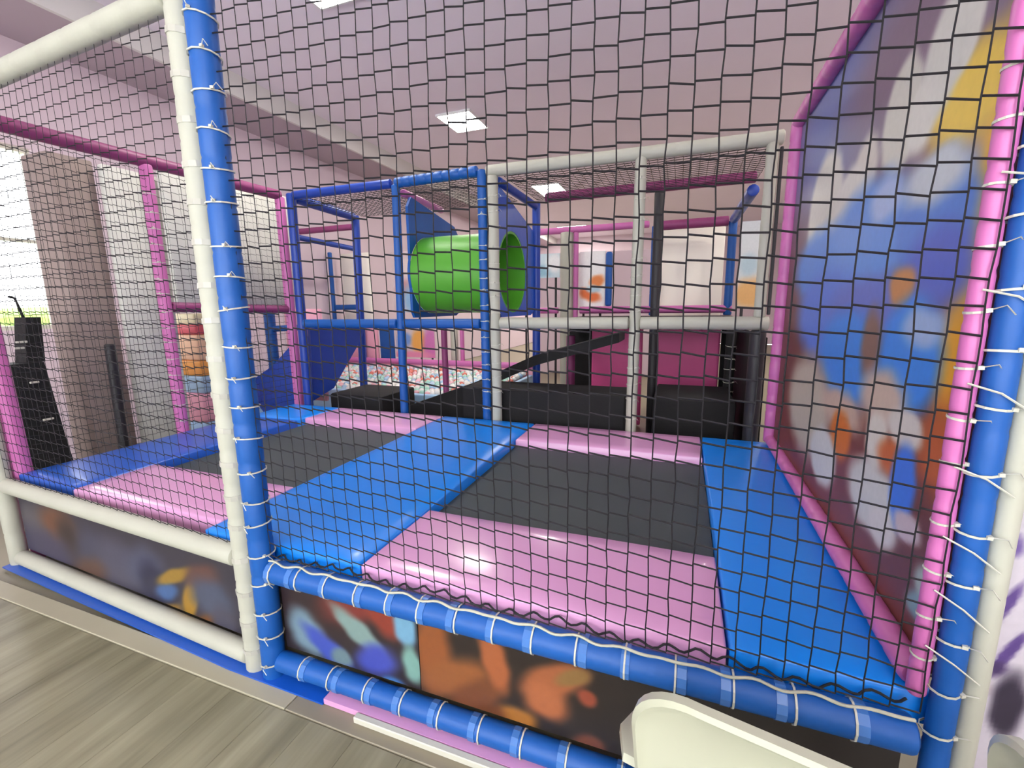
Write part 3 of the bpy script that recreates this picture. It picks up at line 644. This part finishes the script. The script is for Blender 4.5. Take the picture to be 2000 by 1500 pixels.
# ------------------------------------------------------------------ left of the side net
tag(obj('grey_panel', bx((-2.76,1.16,.0),(-2.7,1.56,2.62), .01, 1), 'greywall', None, 50), 'tall pale grey panel left of the middle pink post', 'panel')
tag(obj('grey_panel', bx((-2.62,1.5,1.52),(-2.56,2.9,2.7), .01, 1), 'greywall', None, 50), 'pale grey upper panel behind the pink frame, right half', 'panel')
tag(obj('pillar', bx((-3.1,.87,0),(-2.78,1.15,2.64), .01, 1), 'brown', None, 50), 'taupe pillar left of the tall pale grey panel', 'pillar')
tag(obj('leaning_pole', tube((-2.66,1.0,1.25), (-2.66,.98,.006), .035, 0, 10), 'charcoal', None, 40), 'dark leaning pole before the taupe pillar', 'pole')
eq = thing('black_equipment', 'black tapered equipment with a thin stalk and pale bands beyond the left net', 'equipment', (-2.75,.58,0))
obj('base_unit', prism([(.44,.0),(.70,.0),(.64,.6),(.60,1.16),(.43,1.16)], 'x', -2.86, -2.66), 'black', eq)
obj('upper_unit', prism([(.52,1.16),(.62,1.16),(.64,1.47),(.56,1.47)], 'x', -2.83, -2.69), 'black', eq)
obj('stalk', wire([(-2.75,.575,1.46),(-2.75,.565,1.52),(-2.75,.55,1.6),(-2.75,.52,1.61)], .009, 6), 'black', eq, 40)
for y, z, w in ((.5,1.02,.05),(.53,.75,.06),(.47,1.3,.06),(.46,1.26,.05)): obj('band', bx((-2.655,y,z),(-2.645,y+w,z+.014), .003, 1), 'skirt', eq)
for lo, hi, m, lb in (((-3.5,1.9,.0),(-3.0,2.35,.36),'sky','light blue padded block at the bottom of the pastel stack'),
                      ((-3.5,1.9,.362),(-3.0,2.35,.66),'rose','rose padded block second from the bottom of the pastel stack'),
                      ((-3.48,1.92,.662),(-3.0,2.33,.84),'bb','pale blue padded block in the middle of the pastel stack'),
                      ((-3.48,1.92,.842),(-3.0,2.33,1.0),'orange','orange padded block in the pastel stack beyond the pink frame'),
                      ((-3.48,1.92,1.002),(-3.0,2.33,1.26),'peach','peach padded block near the top of the pastel stack'),
                      ((-3.48,1.92,1.262),(-3.0,2.33,1.36),'red','thin red padded block on the peach block'),
                      ((-3.48,1.92,1.362),(-3.0,2.33,1.47),'pale','pale yellow padded block on top of the pastel stack')):
    tag(obj('padded_block', bx(lo, hi, .02, 2), m, None, 50), lb, 'block', 'padded blocks stacked outside the left frame')
t = thing('play_frame', 'blue post with a short blue rail outside the pink left frame', 'frame', (-2.9,2.75,0))
sleeve('post', (-2.95,2.75,.006), (-2.95,2.75,1.47), .06, 'blue', t, .3); sleeve('rail', (-2.9,2.75,1.28), (-2.4,2.75,1.3), .035, 'blue', t, .3)
tag(obj('pink_board', bx((-3.0,3.0,.4),(-2.45,3.05,1.5), .01, 1), 'rose', None, 50), 'rose board behind the blue outer post', 'board')

# ------------------------------------------------------------------ white plastic chairs
def chair(label, loc, rz):
    t = thing('plastic_chair', label, 'chair', (0,0,0), 'cream plastic chairs along the front')
    # backrest: rounded shield with a raised rim, standing at y=0, chair faces +y
    def back_outline(s, zb):
        P = []
        w, h, r = .22*s, .48, .11*s
        P += [(-w*.82, zb)]
        P += [(-w*.98, zb+h*.55)]
        for k in range(9):
            a = math.pi-k*math.pi/2/8; P.append((-w+r+r*math.cos(a), zb+h-r+r*math.sin(a)-(0)))
        for k in range(9):
            a = math.pi/2-k*math.pi/2/8; P.append((w-r+r*math.cos(a), zb+h-r+r*math.sin(a)))
        P += [(w*.98, zb+h*.55), (w*.82, zb)]
        return P
    bm = bmesh.new(); cx, cz = 0, .66
    O = back_outline(1, .43)
    def off(P, k, dz=0): return [((x-cx)*k+cx, (z-cz)*k+cz) for x, z in P]
    def lean(x, y, z): return Vector((x, y-.0-(z-.43)*.16-.05*(1-(x/.22)**2)*.5, z))
    loops = [(O, -.004), (off(O,1.0), -.02), (off(O,.965), -.024), (off(O,.93), -.018), (off(O,.88), -.008), (off(O,.5), -.008)]
    R = []
    for P, y in loops: R.append([bm.verts.new(lean(x, y, z)) for x, z in P])
    n = len(O)
    for A, B in zip(R, R[1:]):
        for i in range(n): bm.faces.new([A[i], A[(i+1)%n], B[(i+1)%n], B[i]])
    bm.faces.new(R[-1])
    F = [[bm.verts.new(lean(x, y, z)) for x, z in P] for P, y in ((off(O,.95), .004), (off(O,.5), .004))]
    for i in range(n):
        bm.faces.new([R[0][(i+1)%n], R[0][i], F[0][i], F[0][(i+1)%n]]); bm.faces.new([F[0][(i+1)%n], F[0][i], F[1][i], F[1][(i+1)%n]])
    bm.faces.new(F[1][::-1]); bmesh.ops.recalc_face_normals(bm, faces=bm.faces)
    obj('backrest', bm, 'plastic', t, 50, org=(0,0,0))
    sb = bx((-.2,-.01,.41),(.2,.315,.44), .012, 2)
    for v in sb.verts: v.co.x *= 1+.15*(v.co.y/.315); v.co.z -= .012*math.sin(math.pi*min(1,max(0,v.co.y/.315)))*(1-(v.co.x/.24)**2)
    obj('seat', sb, 'plastic', t, 50, org=(0,0,0))
    for sx in (-1, 1):
        ab = bmesh.new()
        path = [(sx*.236,-.02,.65),(sx*.254,.03,.655),(sx*.25,.12,.61),(sx*.232,.2,.57),(sx*.224,.25,.52),(sx*.21,.28,.42)]
        W_ = [.03,.04,.045,.045,.04,.035]; prev = None
        for (x,y,z), w in zip(path, W_):
            q = [ab.verts.new((x-w/2, y, z-.008)), ab.verts.new((x+w/2, y, z-.008)), ab.verts.new((x+w/2, y+.006, z+.006)), ab.verts.new((x-w/2, y+.006, z+.006))]
            if prev:
                for k in range(4): ab.faces.new([prev[k], prev[(k+1)%4], q[(k+1)%4], q[k]])
            else: ab.faces.new(q[::-1])
            prev = q
        ab.faces.new(prev); bmesh.ops.recalc_face_normals(ab, faces=ab.faces)
        obj('armrest', ab, 'plastic', t, 50, org=(0,0,0))
        for y0, y1, xx in ((-.0,-.07,.19),(.285,.30,.2)):
            lb = bmesh.new(); A = [lb.verts.new((sx*xx+a*.024, y0+b*.024, .42)) for a,b in ((-1,-1),(1,-1),(1,1),(-1,1))]
            B = [lb.verts.new((sx*(xx+.02)+a*.018, y1+b*.018, 0.0)) for a,b in ((-1,-1),(1,-1),(1,1),(-1,1))]
            lb.faces.new(A); lb.faces.new(B[::-1])
            for k in range(4): lb.faces.new([A[k], B[k], B[(k+1)%4], A[(k+1)%4]])
            bmesh.ops.recalc_face_normals(lb, faces=lb.faces)
            obj('leg', lb, 'plastic', t, org=(0,0,0))
    t.location = loc; t.rotation_euler = (0,0,rz); return t
chair('cream plastic chair in the foreground with its back to the viewer', (1.700,-.468,0.0), -.2)
chair('second cream plastic chair at the bottom right corner of the photo', (2.106,-.585,0.0), -1.4)
